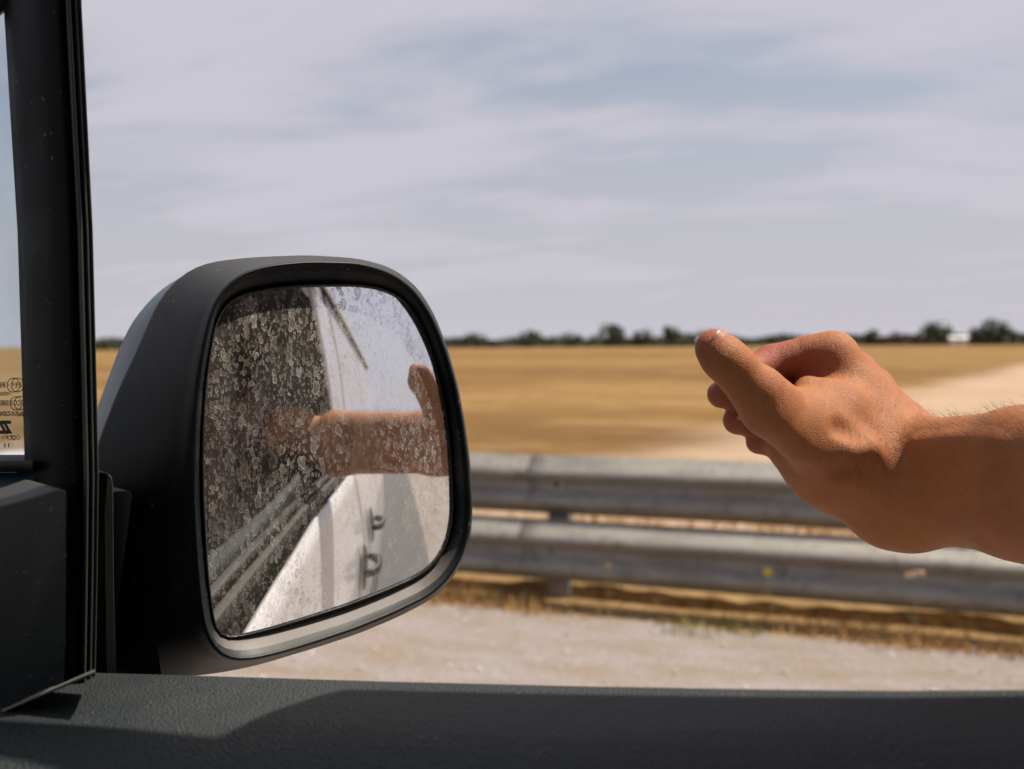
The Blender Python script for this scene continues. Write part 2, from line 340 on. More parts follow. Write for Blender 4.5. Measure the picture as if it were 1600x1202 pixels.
rows = []
for i in range(421):
    x = -9+18*i/420; w = .05*mnoise.noise(Vector((x*1.7, 1, 0)))+.02*mnoise.noise(Vector((x*9, 2, 0))); hh = .075+.03*mnoise.noise(Vector((x*1.1, 5, 0)))+.02*mnoise.noise(Vector((x*7, 6, 0)))
    rows.append([(x, 5.20+w, .0), (x, 5.205+w, hh*.9), (x, 5.24+w, hh), (x, 5.36+w, hh*.8), (x, 5.9, .004)])
v, f = loft(rows); mesh('added_verge_bank', v, f, M['verge'], kind='structure')  # bank added so its steep front gives a dark line along the verge
def blades(n, xr, yr, hr, wr, seed, dens=None):
    g = np.random.default_rng(seed); x = g.uniform(*xr, n); y = g.uniform(*yr, n)
    if dens is not None:
        keep = g.random(n) < dens(x, y); x, y = x[keep], y[keep]
    n = len(x); h = g.uniform(*hr, n); w = g.uniform(*wr, n); a = g.uniform(0, 2*np.pi, n); l = g.uniform(.1, .9, n)*h; la = g.uniform(0, 2*np.pi, n)
    vs_ = np.zeros((n, 3, 3)); dx, dy = np.cos(a)*w, np.sin(a)*w
    vs_[:, 0] = np.stack([x-dx, y-dy, np.zeros(n)], 1); vs_[:, 1] = np.stack([x+dx, y+dy, np.zeros(n)], 1)
    vs_[:, 2] = np.stack([x+np.cos(la)*l, y+np.sin(la)*l, h], 1)
    return vs_.reshape(-1, 3).tolist(), [(3*i, 3*i+1, 3*i+2) for i in range(n)]
def clump(x, y): return np.clip(.45+.9*np.sin(x*2.3+np.sin(y*4))*np.sin(x*.9+y*3.1), .06, 1)*np.where((y > 5.08) & (y < 5.20), .12, 1)
v, f = blades(90000, (-7, 4.5), (4.78, 6.6), (.02, .10), (.002, .005), 3, clump)
v2, f2 = blades(26000, (-9, 5.5), (6.4, 11), (.06, .20), (.004, .008), 4, clump)
f += [tuple(i+len(v) for i in q) for q in f2]; v += v2
mesh('dry_grass', v, f, M['straw'], kind='stuff')
v, f = blades(5000, (-3.5, 3.5), (4.68, 5.0), (.02, .08), (.003, .006), 5, lambda x, y: np.clip(np.sin(x*3.7+1)*np.sin(x*1.3)*1.6-.55, 0, 1))
mesh('green_weeds', v, f, M['weed'], kind='stuff')
# loose stones on the shoulder
mb = MB(); ico = [(0, 0, 1), (.9, 0, .3), (.25, .85, .3), (-.75, .5, .25), (-.7, -.55, .3), (.3, -.85, .2), (0, 0, -.3)]
icf = [(0, 1, 2), (0, 2, 3), (0, 3, 4), (0, 4, 5), (0, 5, 1)]
for i in range(5200):
    s = random.uniform(.003, .010) * (1.9 if random.random() < .05 else 1); x = random.uniform(-4.5, 3.5); y = random.uniform(3.4, 5.0); a = random.uniform(0, 6.28); ca, sa = math.cos(a), math.sin(a)
    k = len(mb.v); mb.v += [Vector((x+s*(p[0]*ca-p[1]*sa)*random.uniform(.7, 1.3), y+s*(p[0]*sa+p[1]*ca), .004+s*.75*(p[2]+.2))) for p in ico]; mb.f += [tuple(k+q for q in w) for w in icf]
mb.build('loose_gravel', M['pebble'], kind='stuff')

# ------------------------------------------------------------------ guardrail
rail = empty('guardrail', (0, 5.1, 0), label='weathered double steel guardrail with two corrugated beams beside the gravel shoulder', category='guardrail')
def wbeam(z0, z1, y, x0, x1):
    prof = [(0, .050), (.04, .046), (.12, .002), (.18, -.022), (.27, -.022), (.36, .008), (.45, .034), (.50, .036), (.55, .030), (.63, -.010), (.69, -.028), (.74, -.026), (.82, .006), (.90, .045), (.96, .070), (1, .080)]
    n = 40
    rows = [[(x0+(x1-x0)*i/n, y+o+.004*mnoise.noise(Vector((x0+(x1-x0)*i/n, z0*5, k*.2))), z0+(z1-z0)*k + .004*mnoise.noise(Vector(((x0+(x1-x0)*i/n)*.8, 9, z0*3)))) for i in range(n+1)] for k, o in prof]
    return loft(rows)
for (z0, z1, y, nm) in ((.468, .785, 5.125, 'beam'), (.135, .455, 4.99, 'beam')):
    for k in range(-5, 4):
        x0 = -1.62+4*k-.16; v, f = wbeam(z0, z1, y+(.004 if k % 2 else 0), x0, x0+4.30)
        o = mesh('beam', v, f, M['steel'], None, True); child(solid(o, .004), rail)
for k in range(-5, 5):
    x = -1.62+4*k
    mb = MB()                                            # C-section post
    mb.box((x-.06, 5.185, -.3), (x+.06, 5.191, .76)).box((x-.06, 5.191, -.3), (x-.054, 5.29, .76)).box((x+.054, 5.191, -.3), (x+.06, 5.29, .76))
    child(mb.build('post', M['steel'], None), rail)
    for z in (.30, .63):
        o = MB().box((x-.05, 5.03 if z < .5 else 5.15, z-.09), (x+.05, 5.184, z+.09)).build('spacer', M['steel'], None); child(bevel(o, .006, 2), rail)
        yb = 5.030 if z < .5 else 5.166
        o = MB().tube([(x, yb-.0, z), (x, yb-.016, z)], [.018, .013], 10).build('bolt', M['steel'], None, True); child(o, rail)

# ------------------------------------------------------------------ wildflowers in front of the rail
def plant(px, py, Y, kind, label, cat, sz=1.0):
    top = PY(px, py, Y); base = Vector((top.x+random.uniform(-.03, .03), Y+.01, 0))
    e = empty(cat.replace(' ', '_'), base, label=label, category=cat)
    mb = MB(); pts = [base.lerp(top, k/6)+Vector((.012*math.sin(k*1.1), 0, 0))*(1-k/6) for k in range(7)]; mb.tube(pts, [.002]*6+[.0015], 5)
    child(mb.build('stem', M['stem']), e)
    if kind == 'flower':
        mb = MB()
        for k in range(12):
            a = k*math.pi/6; d = Vector((math.cos(a), -.35, math.sin(a))); s = Vector((-math.sin(a), 0, math.cos(a)))*.005*sz
            mb.add([top, top+d*.013*sz+s, top+d*.024*sz, top+d*.013*sz-s], [(0, 1, 2, 3)])
        child(mb.build('petals', M['flower']), e)
        o = MB().tube([top+Vector((0, .004, 0)), top+Vector((0, -.006, 0))], [.008, .006], 10).build('flower_centre', M['flower'], None, True); child(o, e)
    else:
        mb = MB()
        for k in range(90):
            d = Vector((random.gauss(0, 1), random.gauss(0, 1), random.gauss(0, .6))).normalized(); c_ = top+Vector((.022*(k % 3-1), 0, .008*(k % 3-1))); s = d.orthogonal().normalized()*.003
            mb.add([c_, c_+d*.014+s, c_+d*.02, c_+d*.014-s], [(0, 1, 2, 3)])
        child(mb.build('seed_head', M['seed']), e)
    for k in range(3):
        a = base.lerp(top, .2+.2*k); d = Vector((random.choice((-1, 1))*.05, 0, .03)); w = Vector((0, 0, .004))
        child(MB().add([a, a+d*.5+w, a+d, a+d*.5-w], [(0, 1, 2, 3)]).build('leaf', M['stem']), e)
plant(1200, 893, 4.86, 'flower', 'bigger bright yellow wildflower on a thin stem in front of the guardrail', 'wildflower')
plant(951, 884, 4.88, 'flower', 'dim yellow wildflower in front of the guardrail, closer to the mirror', 'wildflower', .5)
plant(1430, 897, 4.80, 'seed', 'pale dried seed head in front of the guardrail below the forearm', 'seed head')

# ------------------------------------------------------------------ trees and buildings on the horizon
def crown_mesh(seed, tall, m, nq=420):
    g = random.Random(seed); mb = MB(); lobes = [(Vector((g.uniform(-.45, .45), g.uniform(-.3, .3), g.uniform(.25, .85))), g.uniform(.22, .42)) for _ in range(7 if not tall else 5)]
    for i in range(nq):
        c_, r_ = g.choice(lobes); d = Vector((g.gauss(0, 1), g.gauss(0, 1), g.gauss(0, 1))).normalized()
        p = c_+d*r_*g.uniform(.55, 1.08); p.x *= .55 if tall else 1.1
        if p.z < .08: p.z = g.uniform(.08, .3)
        a = (d+Vector((g.gauss(0, .6), g.gauss(0, .6), g.gauss(0, .6)))).normalized(); u = a.orthogonal().normalized(); w = a.cross(u); s = g.uniform(.03, .075)
        mb.add([p-u*s-w*s*.6, p+u*s-w*s, p+u*s*.8+w*s, p-u*s+w*s*.7], [(0, 1, 2, 3)])
    me = bpy.data.meshes.new('crown'); me.from_pydata([tuple(q) for q in mb.v], [], mb.f); me.materials.append(m); return me
crowns = [crown_mesh(i, False, M['leaf']) for i in range(6)] + [crown_mesh(20+i, True, M['leaf']) for i in range(3)]
russet = [crown_mesh(40+i, False, M['leaf2']) for i in range(2)]
tm = MB().tube([(0, 0, -.02), (.02, 0, .25), (-.01, .01, .55)], [.035, .026, .012], 7).tube([(.02, 0, .25), (.16, .03, .48)], [.014, .006], 5).tube([(.01, 0, .3), (-.17, -.03, .52)], [.014, .006], 5)
trunk_me = bpy.data.meshes.new('trunk'); trunk_me.from_pydata([tuple(q) for q in tm.v], [], tm.f); trunk_me.materials.append(M['bark'])
def horizon_py(px): return 548-.0067*px
TREES = []
def tree(px, hpx, kind=0, wide=1.0, label=None, dist=None, red=False):
    D = dist or random.uniform(330, 380); base = ray(px, 540); base.z = 0; base = base.normalized()*D
    h = hpx/FPX*D*1.02
    e = empty('tree', base, category='tree', group='trees along the horizon')
    e['label'] = label
    e.rotation_euler.z = random.uniform(0, 6.28)
    me = random.choice(russet) if red else (random.choice(crowns[:6]) if kind == 0 else random.choice(crowns[6:]))
    c_ = bpy.data.objects.new('crown', me); COL.objects.link(c_); c_.parent = e; c_.scale = (h*wide, h*wide, h*.95)
    k = bpy.data.objects.new('trunk', trunk_me); COL.objects.link(k); k.parent = e; k.scale = (h, h, h)
    TREES.append(e); return e
named = [(742, 25, 0, 1.1, 'rounded tree nearest the mirror in the distant treeline'),
 (822, 27, 0, 1.3, 'broad dark tree in the distant treeline, third of the way from mirror to thumb'),
 (895, 22, 0, 1.1, 'low rounded tree in the distant treeline midway between mirror and thumb'),
 (957, 34, 1, 1.2, 'narrow pointed tree, tallest in the treeline between mirror and thumb'),
 (1002, 26, 0, .8, 'small upright tree beside the tallest pointed one in the treeline'),
 (1049, 29, 1, 1.3, 'dark tree in the treeline a little before the thumb tip'),
 (1104, 24, 1, 1.2, 'dark tree rising just behind the thumb tip'),
 (1358, 22, 1, 1.2, 'small tree in the treeline right above the knuckles'),
 (1408, 20, 0, 1.0, 'low russet tree beside the darker ones above the wrist', True),
 (1463, 36, 0, 1.0, 'tall bushy tree left of the distant white building'),
 (1530, 26, 0, 1.0, 'low round tree right of the distant white building'),
 (1560, 35, 0, .95, 'tall rounded tree near the right end of the treeline'),
 (12, 24, 0, 1.2, 'dark tree seen through the small fixed window')]
for a in named: tree(a[0], a[1], a[2], a[3], a[4], 335, len(a) > 5)
tree(1385, 13, 0, 1.5, 'smallest russet bush in the treeline above the knuckles', 330, True); tree(1437, 15, 0, 1.6, 'wide russet bush beside the tall tree above the wrist', 330, True)
for (xa, xb, lb) in ((-60, 45, 'small dark tree in the treeline seen through the dusty fixed window'), (150, 200, 'small dark tree in the treeline between window pillar and mirror housing'),
                     (705, 1090, 'low dark green tree among taller ones in the treeline between mirror and thumb'), (1345, 1470, 'low dark tree in the treeline above the back of the hand'),
                     (1520, 1680, 'low dark tree in the treeline right of the white farm building')):
    x = xa+6
    while x < xb: tree(x, random.uniform(11, 19), 0, random.uniform(1.1, 1.7), lb); x += random.uniform(22, 36)

# low hedge mass running under the trees
mb = MB(); g = random.Random(5)
for i in range(34000):
    px = g.uniform(-260, 1900); D = g.uniform(345, 400); r = ray(px, 540); r.z = 0; r = r.normalized()*D
    top = 3.4+1.8*mnoise.noise(Vector((px*.02, 0, 0)))
    p = Vector((r.x, r.y, g.uniform(0, max(.6, top)))); s = g.uniform(.3, .6)
    a = Vector((g.gauss(0, 1), g.gauss(0, 1), g.gauss(0, 1))).normalized(); u = a.orthogonal().normalized(); w = a.cross(u)
    mb.add([p-u*s-w*s*.6, p+u*s-w*s, p+u*s*.8+w*s, p-u*s+w*s*.7], [(0, 1, 2, 3)])
mb.build('far_hedgerow', M['leaf'], kind='stuff')
def house(px, wpx, hpx, roof, label, D=322):
    r = ray(px, 540); r.z = 0; r = r.normalized()*D; w = wpx/FPX*D; h = hpx/FPX*D
    e = empty('building', r, label=label, category='building'); a = math.atan2(r.y, r.x)-math.pi/2; e.rotation_euler.z = a
    MB().box((-w/2, 0, 0), (w/2, 7, h)).build('wall', M['wall'], e)
    rf = [(-w/2-.3, -.3, h+.01), (w/2+.3, -.3, h+.01), (w/2+.3, 7.3, h+.01), (-w/2-.3, 7.3, h+.01), (-w/2-.3, 3.5, h+h*.35), (w/2+.3, 3.5, h+h*.35)]
    MB().add(rf, [(0, 1, 5, 4), (2, 3, 4, 5), (0, 4, 3), (1, 2, 5), (0, 3, 2, 1)]).build('roof', roof, e)
    n = max(1, int(w/3))
    for k in range(n):
        xx = -w/2+w*(k+.5)/n; MB().box((xx-.45, -.05, h*.35), (xx+.45, .02, h*.72)).build('window', M['dark'], e)
    return e
house(1498, 23, 10, M['wall'], 'long white farm building standing among the far trees')
house(1096, 9, 9, M['wall'], 'tiny white hut at the treeline beside the thumb tip', 320)

# ================================================================== VAN
van = empty('white_van', (0, 0, 0), label='white panel van seen from its open side window, with spotted black door mirror', category='van')
# ---- body side profile: y of the outer skin by height above camera
PZ = np.array([-1.15, -.95, -.60, -.38, -.20, -.13, .10, .30, .36]); PYY = np.array([.50, .53, .545, .535, .50, .478, .468, .452, .445])
def yb(z): return float(np.interp(z, PZ, PYY))
def belt(x): return float(np.interp(x, [-.8, -.43, -.2, .06, .6, 3], [-.21, -.186, -.158, -.139, -.13, -.13]))-.034
def panel(name, xa, xb, za, zb, parent=van, m=None, nx=24, nz=28, th=.006):
    """sheet of body skin between edge functions xa(z)..xb(z), za(x)..zb(x)"""
    rows = []
    for j in range(nz+1):
        row = []
        for i in range(nx+1):
            s = i/nx; q = j/nz; x = xa(0)*(1-s)+xb(0)*s; z = za(x)*(1-q)+zb(x)*q; x = xa(z)*(1-s)+xb(z)*s
            row.append((x, yb(z), H+z))
        rows.append(row)
    v, f = loft(rows); o = mesh(name, v, f, m or M['paint'], parent, True); return solid(o, th, 1)
C_ = lambda k: (lambda _: k)
front_edge = lambda z: -.62+.0*z
seam1 = lambda z: .70-.10*z*z if z < 0 else .70-.30*z*z      # rear edge of the front door
seam2 = lambda z: 1.62
fd = panel('front_door', C_(-.62), seam1, C_(-1.05), lambda x: belt(x)-.012)
win_rear = lambda z: .47-.22*(z+.13)
panel('window_frame', win_rear, lambda z: seam1(z), C_(-.174), C_(.262), fd, nx=8)
panel('window_header', C_(-.10), lambda z: .62, C_(.264), C_(.300), fd, nz=4)
sdoor = panel('sliding_door', lambda z: seam1(z)+.020, seam2, C_(-1.02), C_(.30))
rq = panel('rear_panel', lambda z: seam2(z)+.009, C_(2.75), C_(-.98), C_(.30))
fender = panel('front_fender', C_(-1.6), C_(-.629), C_(-.75), lambda x: -.20-.02*(-x-.6), nz=10)
panel('rocker', C_(-.62), C_(2.6), C_(-1.13), C_(-1.062), nz=3)
# dark backing behind the gaps
rows = [[(x, yb(z)-.030, H+z) for x in (.62, 1.0, 1.7, 2.70)] for z in np.linspace(-1.1, .30, 20)]
v, f = loft(rows); mesh('inner_panel', v, f, M['gap'], van)
# roof with gutter, closed tail and far side
rows = []
for x in (-.08, -.03, .05, .4, 1.2, 2.0, 2.6, 2.75):
    dz = -.02*max(0, (-x)/.08)
    prof = [(.446, .306), (.444, .316), (.425, .345), (.34, .385), (.28, .42), (.1, .45), (-.35, .465), (-.8, .45), (-.98, .42), (-1.04, .385), (-1.09, .31)]
    rows.append([(x, p[0], H+p[1]+dz) for p in prof])
v, f = loft(rows); solid(mesh('roof', v, f, M['paint'], van, True), .02, 1)
MB().tube([(-.07, .452, H+.305), (.4, .452, H+.310), (1.4, .452, H+.310), (2.72, .452, H+.308)], .008, 8).build('gutter', M['rubber'], van, True)
tail = [(2.752, yb(z)-.002, H+z) for z in np.linspace(-1.05, .30, 12)]; far = [(2.752, -1.16, H+z) for z in np.linspace(-1.05, .40, 12)]
v, f = loft([tail, far]); mesh('tailgate', v, f, M['paint'], van)
MB().box((-.05, -1.07, H+.300), (.94, .400, H+.303)).build('headliner', M['inner'], van)
MB().box((-1.5, -1.15, H-1.02), (2.74, .44, H-.98)).build('van_floor', M['inner'], van)
mb = MB().box((-1.5, -1.16, H-1.0), (2.74, -1.13, H-.14)).box((.62, -1.15, H-.139), (2.74, -1.12, H+.38)).box((-.2, -1.12, H+.25), (.62, -1.09, H+.38)); mb.build('far_side', M['inner'], van)
MB().box((.95, -1.12, H-.98), (.98, .43, H+.37)).build('bulkhead', M['inner'], van)
ws = [[(x, y, H+z-.1*abs(y+.35)**2) for y in np.linspace(yy, -1.08, 10)] for x, z, yy in ((-.085, .385, .41), (-.35, .335, .42), (-.62, .235, .43), (-.90, .05, .44), (-1.12, -.14, .45))]
v, f = loft(ws); mesh('windshield', v, f, M['windshield'], van)
dash = MB().box((-1.2, -1.1, H-.62), (-.62, .40, H-.24)).build('dashboard', M['trim'], van); bevel(dash, .05, 4)
hood = mesh('hood', *loft([[(x, y, H-.19-.04*((-x-1.10)/.8)-.03*abs(y+.35)**2) for y in np.linspace(.50, -1.15, 10)] for x in (-1.12, -1.4, -1.8)]), M['paint'], van, True)
# seats
seat = MB().box((.30, -.17, H-.62), (.78, .34, H-.46)).build('seat', M['fabric'], van); bevel(seat, .05, 4)
bk = MB(); bk.add([(.68, -.17, H-.50), (.68, .34, H-.50), (.82, .34, H-.50), (.82, -.17, H-.50), (.80, -.14, H+.02), (.80, .31, H+.02), (.90, .31, H+.02), (.90, -.14, H+.02)], [(0, 1, 5, 4), (1, 2, 6, 5), (2, 3, 7, 6), (3, 0, 4, 7), (4, 5, 6, 7), (0, 3, 2, 1)])
bevel(bk.build('backrest', M['fabric'], van), .04, 4); bevel(MB().box((.80, -.04, H+.03), (.90, .22, H+.20)).build('headrest', M['fabric'], van), .04, 4)
# wheels
for wx in (-1.05, 2.0):
    w = MB().tube([(wx, .30, .31), (wx, .33, .31), (wx, .48, .31), (wx, .51, .31)], [.27, .31, .31, .27], 40).build('wheel', M['rubber'], van, True); bevel(w, .01, 2)
    MB().tube([(wx, .505, .31), (wx, .520, .31), (wx, .522, .31)], [.19, .17, .02], 24).build('rim', M['steel'], w, True)
# dark strip added above the window, out of view, to shade the sill
rows = [[(x, y_, H+z_) for x in np.linspace(-.04, .50, 14)] for y_, z_ in ((.453, .305), (.474, .299), (.498, .284), (.514, .262), (.519, .244))]
v, f = loft(rows); solid(mesh('sill_shade', v, f, M['gasket'], van, True), .003, 1)
MB().tube([(.30, .452, H+.282), (-.08, .452, H+.280), (-.26, .455, H+.262), (-.43, .458, H+.232), (-.62, .462, H+.150), (-.82, .466, H-.03), (-.92, .468, H-.20)], [.017]*7, 10).build('upper_frame', M['rubber'], van, True)
# door handles
def handle(x, z, parent, flip=1):
    y = yb(z)
    n = 28
    rings = []
    for (s, dy) in ((1.0, .0085), (.93, .0115), (.86, .0100), (.3, .0095)):
        rings.append([(x+s*.066*math.cos(k*2*math.pi/n), yb(z+s*.056*math.sin(k*2*math.pi/n))+dy, H+z+s*.056*math.sin(k*2*math.pi/n)) for k in range(n)])
    v, f = loft(rings, close_u=True); f.append(tuple(range(len(v)-n, len(v))))
    h = mesh('door_handle', v, f, M['glossblack'], parent, True)
    gb = MB(); rows_ = []
    for k in range(13):
        u = -1+2*k/12; yy = y+.014+.028*(1-u**4); hh = .016*(1-.45*u*u)
        rows_.append([(x+.078*u, yy+d_, H+z+.006+e_*hh) for d_, e_ in ((0, -1), (.009, -.7), (.012, 0), (.009, .7), (0, 1), (-.006, 0))])
    v_, f_ = loft(rows_, close_u=True); n_ = len(v_); f_ += [tuple(range(6))[::-1], tuple(range(n_-6, n_))]
    mesh('grip', v_, f_, M['glossblack'], h, True)
handle(.555, -.40, fd); handle(.93, -.37, sdoor)
# rub strip on the doors
for (xa, xb, p) in ((-.60, .68, fd), (.72, 1.6, sdoor)):
    MB().box((xa, yb(-.68)+.003, H-.72), (xb, yb(-.68)+.018, H-.64)).build('rub_strip', M['black'], p)

# ---- outer belt moulding (dark strip below the window, seen in the mirror)
xs = np.linspace(-.60, .50, 30)
for (dz0, dz1, y0, y1, nm, mm_) in ((-.012, .004, .470, .482, 'belt_moulding', 'rubber'), (.0045, .012, .455, .468, 'belt_seal', 'black')):
    rows = []
    for x in xs:
        z = H+belt(x); rows.append([(x, y0, z+dz0), (x, y1, z+dz0), (x, y1-.002, z+dz1-.002), (x, y0, z+dz1)])
    v, f = loft(rows, close_u=True); bevel(mesh(nm, v, f, M[mm_], van), .002, 2)

# ---- window sill (inner door top)
FE = [(-420, 1010), (-100, 1030), (60, 1042), (148, 1048), (300, 1052), (600, 1061), (900, 1068), (1200, 1073), (1400, 1075), (1600, 1073), (1900, 1066), (2600, 1040)]
fx = [p[0] for p in FE]; fy = [p[1] for p in FE]
rows = []
for px in np.linspace(-400, 2500, 90):
    p = PY(px, float(np.interp(px, fx, fy)), .455); row = []
    flat = float(np.interp(px, [150, 500, 1600], [.10, .055, .035]))
    # outer drop, rounded edge, flat top, roll down to the cabin
    row.append((p.x, .458, p.z-.05)); row.append((p.x, .4575, p.z-.006)); row.append((p.x, .4555, p.z-.0015)); row.append((p.x, .451, p.z))
    for k in range(1, 19):
        s = k*.012; y = .451-s; e = max(0, s-flat)
        z = p.z-.02*s - (e*e*5.5 if e < .1 else .055+(e-.1)*2.2)
        row.append((p.x, y, z))
    rows.append(row)
v, f = loft(rows); solid(mesh('window_sill', v, f, M['sill'], van, True), .004, -1)

# ---- pillar between quarter glass and window opening
def edge_line(tab):
    ys = [p[1] for p in tab]; xs_ = [p[0] for p in tab]; return lambda y: float(np.interp(y, ys, xs_))
eL = edge_line([(12, -330), (20, 0), (42, 360), (53, 720), (55, 740), (104, 741), (104, 900), (100, 1060), (100, 1150)])
eL2 = edge_line([(12, -330), (20, 0), (42, 360), (53, 720), (54, 760), (56, 1150)])
eR = edge_line([(119, -330), (128, 0), (146, 360), (152, 600), (155, 740), (153, 900), (150, 1050), (150, 1150)])
PDIR = Vector((-.90, .44, 0)); VDIR = Vector((-.70, .713, 0))
def vstrip(name, fr, parent, m, ys=None, left=eL2, smooth=True):
    """vertical moulding; fr = [(fraction across the pillar, depth offset)]"""
    rows = []
    for y in (ys if ys is not None else np.linspace(-330, 1120, 56)):
        a, b_ = left(y), eR(y); row = []
        for (q, d) in fr: row.append(PY(a+(b_-a)*q, y, .445) + (PDIR if d > 0 else VDIR)*d)
        rows.append(row)
    v, f = loft(rows, close_u=True); return mesh(name, v, f, m, parent, smooth)
pil = vstrip('window_pillar', [(0, .03), (0, .004), (.02, -.002), (.30, -.012), (.60, -.014), (.715, -.010), (.735, 0), (.74, .03)], van, M['matte'])
vstrip('run_channel', [(.742, .03), (.742, -.004), (.76, -.012), (.80, -.015), (.83, -.010), (.845, 0), (.845, .03)], pil, M['ridge'])
vstrip('weatherstrip', [(.862, .03), (.865, -.002), (.885, -.007), (.915, -.006), (.93, 0), (.93, .03)], pil, M['ridge'])
vstrip('edge_strip', [(.95, .03), (.952, .006), (.965, 0), (.992, 0), (1, .006), (1, .03)], pil, M['gray'])
vstrip('channel_groove', [(.735, .03), (.735, .008), (.96, .008), (.96, .03)], pil, M['gasket'])
# quarter glass with print
qg = mesh('quarter_glass', [PY(-260, -330, .452), PY(20, -330, .452), PY(66, 738, .452), PY(-260, 738, .452)], [(0, 1, 2, 3)], M['pane'], van)
rows = []
for px in np.linspace(-260, 51, 20):
    rows.append([PY(px, 719, .438), PY(px, 721, .434), PY(px, 733, .434), PY(px, 738, .440), PY(px, 738, .47), PY(px, 719, .47)])
v, f = loft(rows, close_u=True); mesh('lower_seal', v, f, M['rubber'], qg, True)
rows = []
for px in np.linspace(-260, 54, 20): rows.append([PY(px, 738.5, .446), PY(px, 775, .430), PY(px, 830, .425), PY(px, 830, .47), PY(px, 738.5, .47)])
v, f = loft(rows, close_u=True); mesh('inner_frame', v, f, M['teal'], van, True)
def printed(txt, px, py, hpx, bold=0, name='glass_print'):
    cu = bpy.data.curves.new('t', 'FONT'); cu.body = txt; cu.size = 1; cu.offset = bold
    to = bpy.data.objects.new('t', cu); COL.objects.link(to); bpy.context.view_layer.update()
    me = bpy.data.meshes.new_from_object(to.evaluated_get(bpy.context.evaluated_depsgraph_get())); bpy.data.objects.remove(to)
    p = PY(px, py, .4505); dpt = (p-CAMP).dot(M_CAM @ Vector((0, 0, -1))); s = hpx/FPX*dpt/.70
    o = bpy.data.objects.new(name, me); COL.objects.link(o); me.materials.append(M['ink']); o.parent = qg
    o.location = p; o.rotation_euler = (R(90), 0, 0); o.scale = (-s, s, s)
def ringprint(px, py, r, w=1.6):
    n = 40; rows = [[PY(px+rr*math.cos(k*2*math.pi/n)*.95, py+rr*1.05*math.sin(k*2*math.pi/n), .4505) for k in range(n)] for rr in (r, r-w)]
    v, f = loft(rows, close_u=True); mesh('print_ring', v, f, M['ink'], qg)
ringprint(21, 602, 11, 1.3); printed('E9', 27.5, 606, 8, .01); printed('43R-001582', 8.5, 606, 8.5); printed('TRANSP', 13, 619, 6.5)
ringprint(25, 630.5, 10.5, 1.3); printed('CCC', 32.5, 633.5, 7.5); printed('E000198', 12.5, 634, 8)
printed('SAINT-GOBAIN', 39, 651, 7, .01); printed('Z', 11, 677, 18, .06); printed('OCP N°', 25, 688, 7); printed('1 8', 15.5, 700, 7)

# ---- inner corner trim at lower left
ys_ = [(766, 105), (800, 104), (900, 103), (1000, 101), (1062, 99)]
tr = MB()
F0 = [(-260, 850), (-10, 793), (20, 786), (60, 775), (92, 764), (105, 766), (105, 800), (104, 900), (103, 1000), (100, 1066), (0, 1112), (-260, 1235)]
YT = .395
front = [PY(px, py, YT if py > 800 else YT) for px, py in F0]
back = [p+PDIR*.052 for p in front]
n = len(front); v = front+back; f = [tuple(range(n))[::-1]] + [tuple(range(n, 2*n))] + [(i, (i+1) % n, n+(i+1) % n, n+i) for i in range(n)]
ct = mesh('corner_trim', v, f, M['trim'], van); bevel(ct, .016, 6, 40)
# fillet strip between trim and sill (slightly lighter dusty joint line)
rows = []
for px in np.linspace(-60, 148, 14):
    py = np.interp(px, [-60, 0, 148], [1140, 1112, 1048]); py2 = py+3.2
    rows.append([PY(px, py-2, .392), PY(px, py2, .388), PY(px, py2+2, .40), PY(px, py, .42)])
v, f = loft(rows, close_u=True); mesh('trim_joint', v, f, M['gray'], ct, True)

# ------------------------------------------------------------------ side mirror
MC = J(520, 720, .65)
MN_ANG, MN_TILT = R(-33.6), R(1.5)
MN = Vector((math.cos(MN_ANG)*math.cos(MN_TILT), math.sin(MN_ANG)*math.cos(MN_TILT), math.sin(MN_TILT)))
CPX, CPY_ = 520.0, 720.0
NT = 144
def polar(pts):
    th = np.array([math.atan2(y-CPY_, x-CPX) for x, y in pts]); r = np.array([math.hypot(x-CPX, y-CPY_) for x, y in pts])
    o = np.argsort(th); th, r = th[o], r[o]
    return np.concatenate([th-2*math.pi, th, th+2*math.pi]), np.tile(r, 3)
def outline(pts, sm=2):
    th, r = polar(pts); T = np.linspace(-math.pi, math.pi, NT, endpoint=False); x = np.interp(T, th, r*np.cos(th)); y = np.interp(T, th, r*np.sin(th))
    # points on the polygon at the sampled angles
    q = []
    P = np.stack([r*np.cos(th), r*np.sin(th)], 1)
    for t_ in T:
        i = np.searchsorted(th, t_)-1; a, b_ = P[i], P[i+1]; d = np.array([math.cos(t_), math.sin(t_)]); e = b_-a
        den = d[0]*e[1]-d[1]*e[0]; s = (a[0]*e[1]-a[1]*e[0])/den; q.append(s)
    q = np.array(q)
    for _ in range(sm): q = (np.roll(q, 1)+2*q+np.roll(q, -1))/4
    return q, T
GL = [(338, 505), (352, 478), (375, 462), (420, 453), (470, 448), (520, 447), (560, 447), (595, 452), (622, 463), (643, 483), (660, 512), (674, 552), (686, 600), (696, 650), (702, 700), (705, 750), (706, 800), (702, 832), (692, 860), (675, 884), (648, 902), (600, 923), (540, 946), (480, 965), (420, 983), (365, 996), (348, 997), (338, 985), (332, 950), (326, 900), (322, 840), (319, 780), (318, 720), (319, 660), (323, 600), (330, 550)]
RG = [(322, 520), (333, 478), (350, 448), (378, 426), (420, 414), (480, 408), (560, 410), (610, 424), (648, 452), (676, 494), (698, 548), (714, 605), (725, 665), (733, 725), (737, 790), (734, 835), (722, 873), (700, 908), (672, 932), (620, 958), (560, 983), (500, 1003), (440, 1021), (395, 1032), (360, 1034), (338, 1022), (322, 995), (314, 950), (309, 900), (304, 840), (301, 780), (301, 720), (304, 660), (310, 590)]
